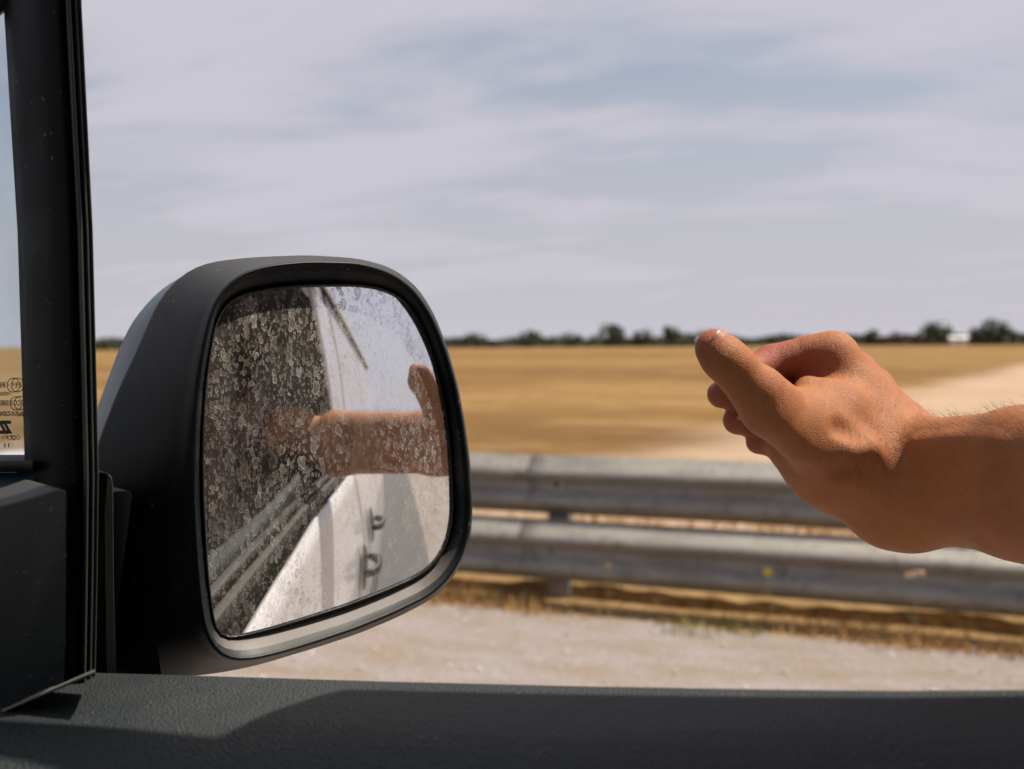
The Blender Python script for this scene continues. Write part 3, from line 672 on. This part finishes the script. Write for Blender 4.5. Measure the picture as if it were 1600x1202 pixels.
RB = [(284, 430), (262, 452), (246, 473), (213, 550), (186, 606), (163, 666), (150, 700), (140, 800), (142, 900), (150, 1000), (160, 1056), (240, 1058), (310, 1056), (355, 1049), (400, 1040), (440, 1028), (500, 1010), (560, 990), (620, 965), (672, 938), (702, 912), (724, 875), (736, 835), (738.5, 790), (735, 725), (727, 665), (716, 605), (700, 547), (679, 492), (652, 448), (612, 418), (560, 404), (480, 399), (400, 402), (340, 408), (310, 415)]
RC = [(284, 433), (262, 444), (240, 463), (206, 503), (186, 546), (166, 600), (148, 650), (125, 720), (115, 820), (118, 900), (130, 1000), (160, 1050), (240, 1052), (310, 1048), (355, 1038), (440, 1012), (560, 965), (660, 905), (700, 840), (712, 760), (708, 665), (690, 590), (665, 520), (630, 465), (600, 435), (560, 415), (480, 405), (400, 406), (340, 412), (310, 419)]
qG, TH = outline(GL, 1); qR, _ = outline(RG); qB, _ = outline(RB); qC, _ = outline(RC)
def ring(q, w):
    w = w if hasattr(w, '__len__') else [w]*NT
    return [onplane(CPX+q[i]*math.cos(TH[i]), CPY_+q[i]*math.sin(TH[i]), MC-MN*w[i], MN) for i in range(NT)]
leftness = np.clip(-np.cos(TH)*1.0, 0, 1)**.8
wB = .022+.070*leftness; wC = .060+.095*leftness
mir = None
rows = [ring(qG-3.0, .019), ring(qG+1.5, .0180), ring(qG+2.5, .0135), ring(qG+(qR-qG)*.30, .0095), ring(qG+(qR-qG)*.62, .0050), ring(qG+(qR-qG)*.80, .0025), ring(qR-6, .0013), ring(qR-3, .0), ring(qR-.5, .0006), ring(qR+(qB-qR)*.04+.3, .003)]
for tt in (.10, .2, .32, .45, .58, .70, .80, .88, .94, .98, 1.0):
    rows.append(ring(qR+(qB-qR)*tt, .003+(wB-.003)*(tt**1.15)))
rows.append(ring(qB-2.0, wB+.002))
v, f = loft(rows, close_u=True)
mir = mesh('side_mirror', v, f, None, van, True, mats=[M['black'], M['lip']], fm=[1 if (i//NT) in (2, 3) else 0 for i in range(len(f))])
rows = [ring(qB-2.5, wB+.001), ring(qB+(qC-qB)*.15-2, wB+(wC-wB)*.12), ring(qB+(qC-qB)*.5-1, wB+(wC-wB)*.5), ring(qC, wC), ring(qC*.93, wC+.022), ring(qC*.75, wC+.040), ring(qC*.4, wC+.05), ring(qC*.02, .150)]
v, f = loft(rows, close_u=True); mesh('mirror_shell', v, f, M['teal'], mir, True)
# convex glass
RAD = 1.25
def glass_ring(q, w0):
    c0 = onplane(CPX, CPY_, MC-MN*.0055, MN); w = np.full(NT, .009)
    for _ in range(3): w = np.array([w0+(p-c0-MN*((p-c0).dot(MN))).length**2/(2*RAD) for p in ring(q, w)])
    return ring(q, w)
def grow(s): return glass_ring(qG*s, .0055)
rows = [grow(s) for s in np.linspace(1.0, .004, 46)]
v, f = loft(rows, close_u=True); f.append(tuple(range(len(v)-NT, len(v)))); mesh('mirror_glass', v, f, M['mirror'], mir, True)
def ringoff(dq, w): return glass_ring(qG+dq, .0055+w)
rows = [ringoff(-1.2, .0003), ringoff(-.8, -.0012), ringoff(1.2, -.0018), ringoff(3.2, -.0010), ringoff(3.6, .004), ringoff(-1.0, .004)]
v, f = loft(rows, close_u=True, close_v=True); mesh('glass_gasket', v, f, M['gasket'], mir, True)
# mirror foot: stub towards the door, cover panel and plates
def prism(name, pts, y, dy, m, parent, bv=.003, sl=0):
    a = [PY(px, py, y)+Vector((0, sl*i*0, 0)) for i, (px, py) in enumerate(pts)]; b_ = [p+PDIR*dy for p in a]; n = len(a)
    o = mesh(name, a+b_, [tuple(range(n))[::-1], tuple(range(n, 2*n))]+[(i, (i+1) % n, n+(i+1) % n, n+i) for i in range(n)], m, parent)
    bevel(o, bv, 3, 30); return o
prism('foot_panel', [(181, 966), (232, 966), (239, 971), (243, 985), (247, 1010), (256, 1075), (181, 1075)], .500, .01, M['trim'], mir, .0015)
prism('mirror_foot', [(176, 768), (200, 766), (207, 772), (204, 800), (190, 900), (183, 950), (182, 1075), (176, 1075)], .488, .04, M['gray'], mir, .003)
prism('base_plate', [(151, 737), (165, 737), (172, 742), (176, 752), (177, 800), (178, 900), (180, 1000), (181, 1075), (151, 1075)], .470, .045, M['matte'], mir, .004)
prism('base_plate_edge', [(171.5, 742), (175, 747), (177, 760), (178, 900), (181.5, 1075), (170, 1075), (168, 950), (166, 800)], .4685, .003, M['gray'], mir, .001)

# ================================================================== PERSON
def rcone(P, a, b_, ra, rb):
    """distance to a cone with rounded ends"""
    a = np.array(a, np.float32); b_ = np.array(b_, np.float32); ba = b_-a; l2 = float(ba@ba); pa = P-a
    h = np.clip((pa@ba)/l2, 0, 1); d = np.sqrt(((pa-h[..., None]*ba)**2).sum(-1)); return d-(ra+(rb-ra)*h)
def smin(a, b_, k):
    h = np.clip(.5+.5*(b_-a)/k, 0, 1); return b_*(1-h)+a*h-k*h*(1-h)
class Grid:
    def __init__(s, lo, hi, h, rs=1.0):
        s.rs = rs
        s.lo = np.array(lo, np.float32); s.h = h; s.n = np.ceil((np.array(hi)-s.lo)/h).astype(int)+1
    def new(s): return np.full(s.n, .05, np.float32)
    def put(s, D, a, b_, ra, rb, k=0.0, m=.03):
        ra, rb, k = ra*s.rs, rb*s.rs, k*s.rs; a = np.array(a); b_ = np.array(b_); r = max(ra, rb)+m
        i0 = np.clip(((np.minimum(a, b_)-r-s.lo)/s.h).astype(int), 0, s.n); i1 = np.clip(((np.maximum(a, b_)+r-s.lo)/s.h).astype(int)+1, 0, s.n)
        if (i1 <= i0).any(): return
        ax = [s.lo[q]+s.h*np.arange(i0[q], i1[q], dtype=np.float32) for q in range(3)]
        P = np.stack(np.meshgrid(*ax, indexing='ij'), -1).astype(np.float32)
        d = rcone(P, a, b_, ra, rb); sl = tuple(slice(i0[q], i1[q]) for q in range(3))
        D[sl] = smin(D[sl], d, k) if k > 0 else np.minimum(D[sl], d)
    def chain(s, D, pts, k=.004, m=.03):
        for (a, ra), (b_, rb) in zip(pts, pts[1:]): s.put(D, a, b_, ra, rb, k, m)
def surface(D, lo, h):
    ins = D < 0; nx, ny, nz = D.shape
    c = np.zeros((nx-1, ny-1, nz-1), np.uint8)
    for dx in (0, 1):
        for dy in (0, 1):
            for dz in (0, 1): c += ins[dx:nx-1+dx, dy:ny-1+dy, dz:nz-1+dz]
    act = (c > 0) & (c < 8); idx = np.full(act.shape, -1, np.int64); I = np.argwhere(act); idx[act] = np.arange(len(I))
    acc = np.zeros((len(I), 3)); cnt = np.zeros(len(I))
    cor = [(0, 0, 0), (1, 0, 0), (0, 1, 0), (1, 1, 0), (0, 0, 1), (1, 0, 1), (0, 1, 1), (1, 1, 1)]
    val = [D[I[:, 0]+q[0], I[:, 1]+q[1], I[:, 2]+q[2]] for q in cor]
    for i in range(8):
        for j in range(i+1, 8):
            if sum(abs(cor[i][q]-cor[j][q]) for q in range(3)) != 1: continue
            a, b_ = val[i], val[j]; mk = (a < 0) != (b_ < 0); t_ = np.where(mk, a/np.where(mk, a-b_, 1), 0)
            p = np.array(cor[i])+(np.array(cor[j])-np.array(cor[i]))*t_[:, None]; acc[mk] += p[mk]; cnt[mk] += 1
    V = (I+acc/cnt[:, None])*h+np.array(lo); F = []
    for ax in range(3):
        o1, o2 = [(1, 2), (2, 0), (0, 1)][ax]
        a = [slice(1, -1)]*3; a[ax] = slice(0, -1); b_ = list(a); b_[ax] = slice(1, None)
        A, B = ins[tuple(a)], ins[tuple(b_)]; E = np.argwhere(A != B); s = A[A != B]
        E = E+1; E[:, ax] -= 1
        def cell(d1, d2):
            q = E.copy(); q[:, o1] -= d1; q[:, o2] -= d2; return idx[q[:, 0], q[:, 1], q[:, 2]]
        Q = np.stack([cell(1, 1), cell(0, 1), cell(0, 0), cell(1, 0)], 1); Q[~s] = Q[~s][:, ::-1]; F.append(Q)
    return V, np.concatenate(F)

K = 1.17                      # the hand is held this much farther out than the first guess
def Jp(px, py, d): return np.array(J(px, py, d*K))
g = Grid((-.17, .29, H-.24), (.54, .86, H+.03), .0016, K)
palm = g.new(); fing = g.new(); thumb = g.new()
# forearm: two bones wide, muscle thickening to the elbow
w_top, w_bot = Jp(1432, 718, .590), Jp(1425, 781, .606)
f_top, f_bot = Jp(1600, 714, .512), Jp(1600, 788, .525)
elbow = np.array([.205, .505, H-.085])
g.chain(palm, [(w_top, .0235), (f_top, .0240), (elbow+[-.02, .01, .018], .032), (elbow+[.01, 0, 0], .030)], .012)
g.chain(palm, [(w_bot, .0255), (f_bot, .0265), (elbow+[-.02, .01, -.010], .034), (elbow+[.01, -.01, -.01], .030)], .018)
shoulder = np.array([.43, .28, H-.035])
g.chain(palm, [(elbow, .033), (elbow+(shoulder-elbow)*.45, .040), (shoulder, .053)], .02)
# palm block
g.put(palm, Jp(1366, 690, .600), w_top, .0190, .0235, .012)
mc = [((1380, 708, .604), (1301, 557, .618), .0205, .0145), ((1392, 706, .616), (1331, 586, .638), .0195, .0142),
      ((1400, 712, .628), (1362, 612, .654), .0180, .0140), ((1408, 728, .634), (1384, 642, .668), .0170, .0130)]
for a, b_, ra, rb in mc: g.put(palm, Jp(*a), Jp(*b_), ra, rb, .013)
g.put(palm, Jp(1400, 768, .598), Jp(1415, 748, .604), .0285, .029, .02)
g.put(palm, Jp(1382, 754, .603), Jp(1300, 722, .602), .0300, .026, .02)
g.put(palm, Jp(1300, 722, .60), Jp(1243, 688, .605), .0255, .0185, .016)
g.put(palm, Jp(1330, 650, .62), Jp(1262, 640, .625), .025, .018, .016)
g.put(palm, Jp(1385, 690, .62), Jp(1300, 650, .625), .026, .022, .018)
g.put(palm, Jp(1372, 690, .607), Jp(1318, 600, .624), .0215, .0165, .014)
g.put(palm, Jp(1300, 664, .607), Jp(1345, 694, .602), .0225, .0235, .014)
# tendon ridges and the styloid bump
g.put(palm, Jp(1352, 672, .583), Jp(1300, 612, .588), .0050, .0042, .008)
g.put(palm, Jp(1345, 600, .648), Jp(1385, 660, .640), .012, .012, .014)
g.put(palm, Jp(1340, 712, .566), Jp(1262, 690, .570), .0085, .0085, .010)
g.put(palm, Jp(1424, 842-22, .590), Jp(1390, 838-24, .592), .0085, .0085, .02)
# thumb
g.chain(thumb, [(Jp(1345, 728, .584), .0200), (Jp(1290, 700, .576), .0190), (Jp(1201, 640, .560), .0147), (Jp(1166, 597, .553), .0119), (Jp(1146, 573, .550), .0119), (Jp(1126, 554, .549), .0113), (Jp(1115, 542, .549), .0092)], .005)
g.put(thumb, Jp(1199, 625, .558), Jp(1190, 614, .556), .0150, .0145, .006)
g.put(thumb, Jp(1130, 562, .546), Jp(1114, 545, .548), .0098, .0080, .005)
# web of skin between thumb and index
g.put(thumb, Jp(1268, 646, .580), Jp(1226, 630, .571), .0150, .0085, .014)
g.put(thumb, Jp(1310, 640, .592), Jp(1262, 606, .592), .0160, .0065, .016)
# fingers: knuckle, middle joint, end joint, tip
def finger(*p): g.chain(fing, [(Jp(*q[:3]), q[3]) for q in p], .0025, .02)
finger((1301, 557, .618, .0134), (1262, 552, .620, .0108), (1205, 566, .622, .0108), (1172, 582, .612, .0092), (1150, 596, .596, .0086), (1140, 590, .584, .0075))
finger((1331, 586, .638, .0128), (1280, 580, .632, .0106), (1215, 590, .645, .0106), (1175, 612, .628, .0090), (1146, 618, .604, .0090), (1127, 616, .594, .0085))
finger((1362, 612, .654, .0122), (1305, 618, .650, .0102), (1240, 630, .662, .0102), (1200, 652, .642, .0088), (1172, 660, .616, .0090), (1152, 657, .606, .0088))
finger((1384, 642, .668, .0112), (1330, 655, .660, .0092), (1270, 668, .668, .0092), (1228, 686, .648, .0080), (1205, 691, .626, .0080), (1184, 691, .618, .0074))
D = np.minimum(smin(palm, thumb, .013), smin(palm, fing, .010))
def surf(px, py):                                        # where the skin is met at a pixel
    r = np.array(ray(px, py)); 
    for d in np.arange(.50, .90, .0008):
        p = np.array(CAMP)+r*d; i = ((p-g.lo)/g.h).astype(int)
        if (i < 0).any() or (i >= g.n).any(): continue
        if D[tuple(i)] < 0: return p, r/np.linalg.norm(r)
    return None
def relief(pts, rad, sink, k):
    q = [surf(*p) for p in pts]; q = [p+n_*sink for p, n_ in [x for x in q if x is not None]]; T = g.new()
    for a, b_ in zip(q, q[1:]): g.put(T, a, b_, rad, rad*.92, .002, .02)
    return T, k
ups = [relief([(1352, 700), (1325, 710), (1290, 712), (1250, 698), (1215, 660)], .0048, .0040, .011),         # thumb tendon
       relief([(1436, 694), (1490, 688), (1570, 694)], .0022, .0020, .008)]
dips = [relief([(1352, 686), (1338, 680), (1322, 670)], .0070, -.0050, .007), relief([(1360, 738), (1335, 738), (1310, 732)], .0100, -.0100, .010)]
for T, k in dips: D = -smin(-D, T, k*K)
for T, k in ups: D = smin(D, T, k*K)
V, F = surface(D, g.lo, g.h)
nA = len(V)
del palm, fing, thumb, D
# coarse rest of the body: shoulders, chest, neck, head, other arm, thighs
g2 = Grid((-.25, -.45, H-.95), (.92, .47, H+.42), .008)
b2_ = g2.new()
UP = np.array([.04, -.05, .09])
def put2(a, b_, ra, rb, k=.05): g2.put(b2_, np.array(a)+UP, np.array(b_)+UP, ra, rb, k, .09)
put2((.55, .08, H-.50), (.58, .08, H-.25), .135, .15); put2((.56, -.02, H-.30), (.56, .18, H-.30), .12, .12)
put2((.57, -.10, H-.16), (.52, .27, H-.15), .075, .075); put2((.57, .08, H-.14), (.55, .08, H-.02), .06, .052, .03)
put2((.54, .08, H+.10), (.53, .08, H+.14), .088, .092, .03); put2((.47, .08, H+.02), (.52, .08, H+.08), .045, .07, .03)
put2((.445, .08, H+.075), (.440, .08, H+.055), .010, .014, .012)
for s in (-1, 1): put2((.535, .08+s*.083, H+.09), (.54, .08+s*.090, H+.06), .016, .010, .008)
put2((.52, .27, H-.15), tuple(shoulder+[.0, -.02, -.0]-UP), .066, .062, .03)
put2((.57, -.12, H-.17), (.45, -.22, H-.38), .060, .045, .03); put2((.45, -.22, H-.38), (.24, -.12, H-.50), .042, .028, .02)
put2((.24, -.12, H-.50), (.16, -.08, H-.53), .032, .022, .02)
for k in range(4): put2((.18, -.11+.02*k, H-.53), (.10-.004*abs(k-1.5), -.11+.022*k, H-.565), .010, .008, .006)
put2((.21, -.09, H-.50), (.15, -.03, H-.54), .012, .009, .01)
for s in (0, .17): put2((.55, .0+s, H-.50), (.10, -.02+s*1.3, H-.50), .085, .06, .03); put2((.10, -.02+s*1.3, H-.50), (-.05, -.02+s*1.3, H-.88), .055, .04, .02)
V2, F2 = surface(b2_, g2.lo, g2.h); del b2_
VV = np.concatenate([V, V2]); FF = np.concatenate([F, F2+nA])
person = empty('person', (.55, .08, .4), label='person in a dark red t-shirt holding a bent bare arm out of the van window', category='person')
me = bpy.data.meshes.new('body'); me.vertices.add(len(VV)); me.vertices.foreach_set('co', VV.astype(np.float32).ravel())
me.loops.add(FF.size); me.loops.foreach_set('vertex_index', FF.astype(np.int32).ravel())
me.polygons.add(len(FF)); me.polygons.foreach_set('loop_start', np.arange(0, FF.size, 4, dtype=np.int32))
me.polygons.foreach_set('use_smooth', np.ones(len(FF), bool)); me.update(calc_edges=True); me.validate()
me.materials.append(M['skin'])
def blob(c_, r_, pts): d = np.sqrt(((pts-c_)**2).sum(1)); return np.clip(1-d/r_, 0, 1)
flush = np.zeros(len(VV))
for q, r_ in (((1127, 616, .594), .022), ((1153, 657, .606), .022), ((1184, 690, .618), .020), ((1205, 560, .62), .035), ((1250, 580, .62), .035), ((1112, 535, .549), .016), ((1301, 550, .595), .022), ((1347, 570, .62), .02)):
    flush = np.maximum(flush, blob(Jp(*q), r_, VV)*(1.6 if q[0] < 1260 else .8))
at = me.attributes.new('flush', 'FLOAT', 'POINT'); at.data.foreach_set('value', np.clip(flush, 0, .8).astype(np.float32))
cre = np.maximum.reduce([blob(Jp(1325, 700, .57), .045, VV)*1.5, blob(Jp(1215, 640, .55), .022, VV), blob(Jp(1148, 572, .545), .016, VV), .18*np.ones(len(VV))*(VV[:, 0] < .2)])
at = me.attributes.new('crease', 'FLOAT', 'POINT'); at.data.foreach_set('value', np.clip(cre, 0, 1).astype(np.float32))
body = bpy.data.objects.new('body', me); COL.objects.link(body); child(body, person)
sm = body.modifiers.new('smooth', 'SMOOTH'); sm.factor = .5; sm.iterations = 4
# t-shirt: body shape a little larger, sleeve ending above the elbow
g3 = Grid((.25, -.45, H-.55), (.92, .52, H+.12), .007); s3 = g3.new()
def put3(a, b_, ra, rb, k=.05): g3.put(s3, np.array(a)+UP, np.array(b_)+UP, ra, rb, k, .08)
put3((.55, .08, H-.50), (.58, .08, H-.25), .148, .162); put3((.56, -.02, H-.30), (.56, .18, H-.30), .133, .133)
put3((.57, -.10, H-.16), (.52, .27, H-.15), .088, .088)
sl_end = shoulder+(elbow-shoulder)*.42
put3((.52, .27, H-.15), tuple(shoulder-UP), .078, .073, .03); put3(tuple(shoulder-UP), tuple(sl_end-UP), .072, .062, .02)
put3((.57, -.12, H-.17), (.50, -.18, H-.29), .072, .064, .03)
V3, F3 = surface(s3, g3.lo, g3.h)
keep = ~(((V3[F3].mean(1)[:, :] - (np.array([.555, .08, H-.075])+UP))**2).sum(1) < .075**2)
o = mesh('t_shirt', V3.tolist(), F3[keep].tolist(), M['shirt'], None, True); child(o, person)
# hair on the head and eyes
g4 = Grid((.42, -.12, H+.02), (.78, .18, H+.36), .006); s4 = g4.new()
g4.put(s4, (.595, .03, H+.20), (.585, .03, H+.24), .092, .096, .02, .05); V4, F4 = surface(s4, g4.lo, g4.h)
kp = V4[F4].mean(1); o = mesh('hair', V4.tolist(), F4[(kp[:, 0] > .54) | (kp[:, 2] > H+.27)].tolist(), M['headhair'], None, True); child(o, person)
for s in (-1, 1):
    c_ = Vector((.492, .03+s*.032, H+.195))
    e_ = MB().tube([c_+Vector((.012, 0, 0)), c_+Vector((.004, 0, 0)), c_-Vector((.002, 0, 0)), c_-Vector((.004, 0, 0))], [.010, .012, .008, .002], 14).build('eye', M['eye'], None, True); child(e_, person)
# thumb nail: thin curved plate on the back of the tip
tip = J(1114, 540, .549*K); ipj = J(1143, 573, .550*K); ax = (tip-ipj).normalized(); up = (Vector((.05, -.75, 1))-ax*ax.dot(Vector((.05, -.75, 1)))).normalized(); sd_ = ax.cross(up)
rows = []
for k in range(13):
    a = -1+2*k/12; L = .0135*(1-.12*a*a); row = []
    for j in range(9):
        q = j/8; r_ = .0134-.0026*q
        ctr = tip-ax*(.0065)+ax*(L*q) ; ang = a*.80*(1-.16*(q > .9))
        row.append(ctr+up*(math.cos(ang)*(r_)-.0008*(j == 0))+sd_*(math.sin(ang)*r_*.98))
    rows.append(row)
v, f = loft(rows); o = mesh('thumb_nail', v, f, M['nail'], None, True); child(solid(o, .0006, 0), person)
# arm hair: fine tapered strands growing from the forearm skin
bpy.context.view_layer.update()
nrm = np.zeros((nA, 3)); p0, p1, p2 = V[F[:, 0]], V[F[:, 1]], V[F[:, 2]]; fn = np.cross(p1-p0, p2-p0)
for q in range(4): np.add.at(nrm, F[:, q], fn)
nrm /= np.linalg.norm(nrm, axis=1)[:, None]+1e-12
if (nrm*(V-V.mean(0))).sum(1).mean() < 0: nrm = -nrm
fdir = elbow-(w_top+w_bot)/2; fl = np.linalg.norm(fdir); fdir /= fl
al = (V-(w_top+w_bot)/2)@fdir
cand = np.where((al > -.01) & (al < .26) & (V[:, 0] > w_top[0]-.03))[0]; wgt = np.clip(nrm[cand, 2]*1.3+.35, .04, 1)*np.clip((al[cand]+.02)/.06, 0, 1); wgt /= wgt.sum()
sel = rng.choice(cand, 1500, p=wgt, replace=False); mb = MB()
for i in sel:
    p = Vector(V[i]); n_ = Vector(nrm[i]); L = random.uniform(.007, .017)
    d = (n_*random.uniform(.35, .8)-Vector(fdir)*random.uniform(.5, 1.1)+Vector((random.gauss(0, .25), random.gauss(0, .25), random.gauss(0, .25)))).normalized()
    s_ = d.orthogonal().normalized()*.00007; p1_ = p+d*L*.5; p2_ = p1_+(d-n_*.4-Vector(fdir)*.2).normalized()*L*.5; t_ = d.cross(s_)
    mb.add([p-n_*.001+s_, p-n_*.001-s_, p-n_*.001+t_, p1_+s_*.8, p1_-s_*.8, p1_+t_*.8, p2_], [(0, 1, 4, 3), (1, 2, 5, 4), (2, 0, 3, 5), (3, 4, 6), (4, 5, 6), (5, 3, 6)])
o = mb.build('arm_hair', M['hair'], None); o['kind'] = 'stuff'; child(o, person)
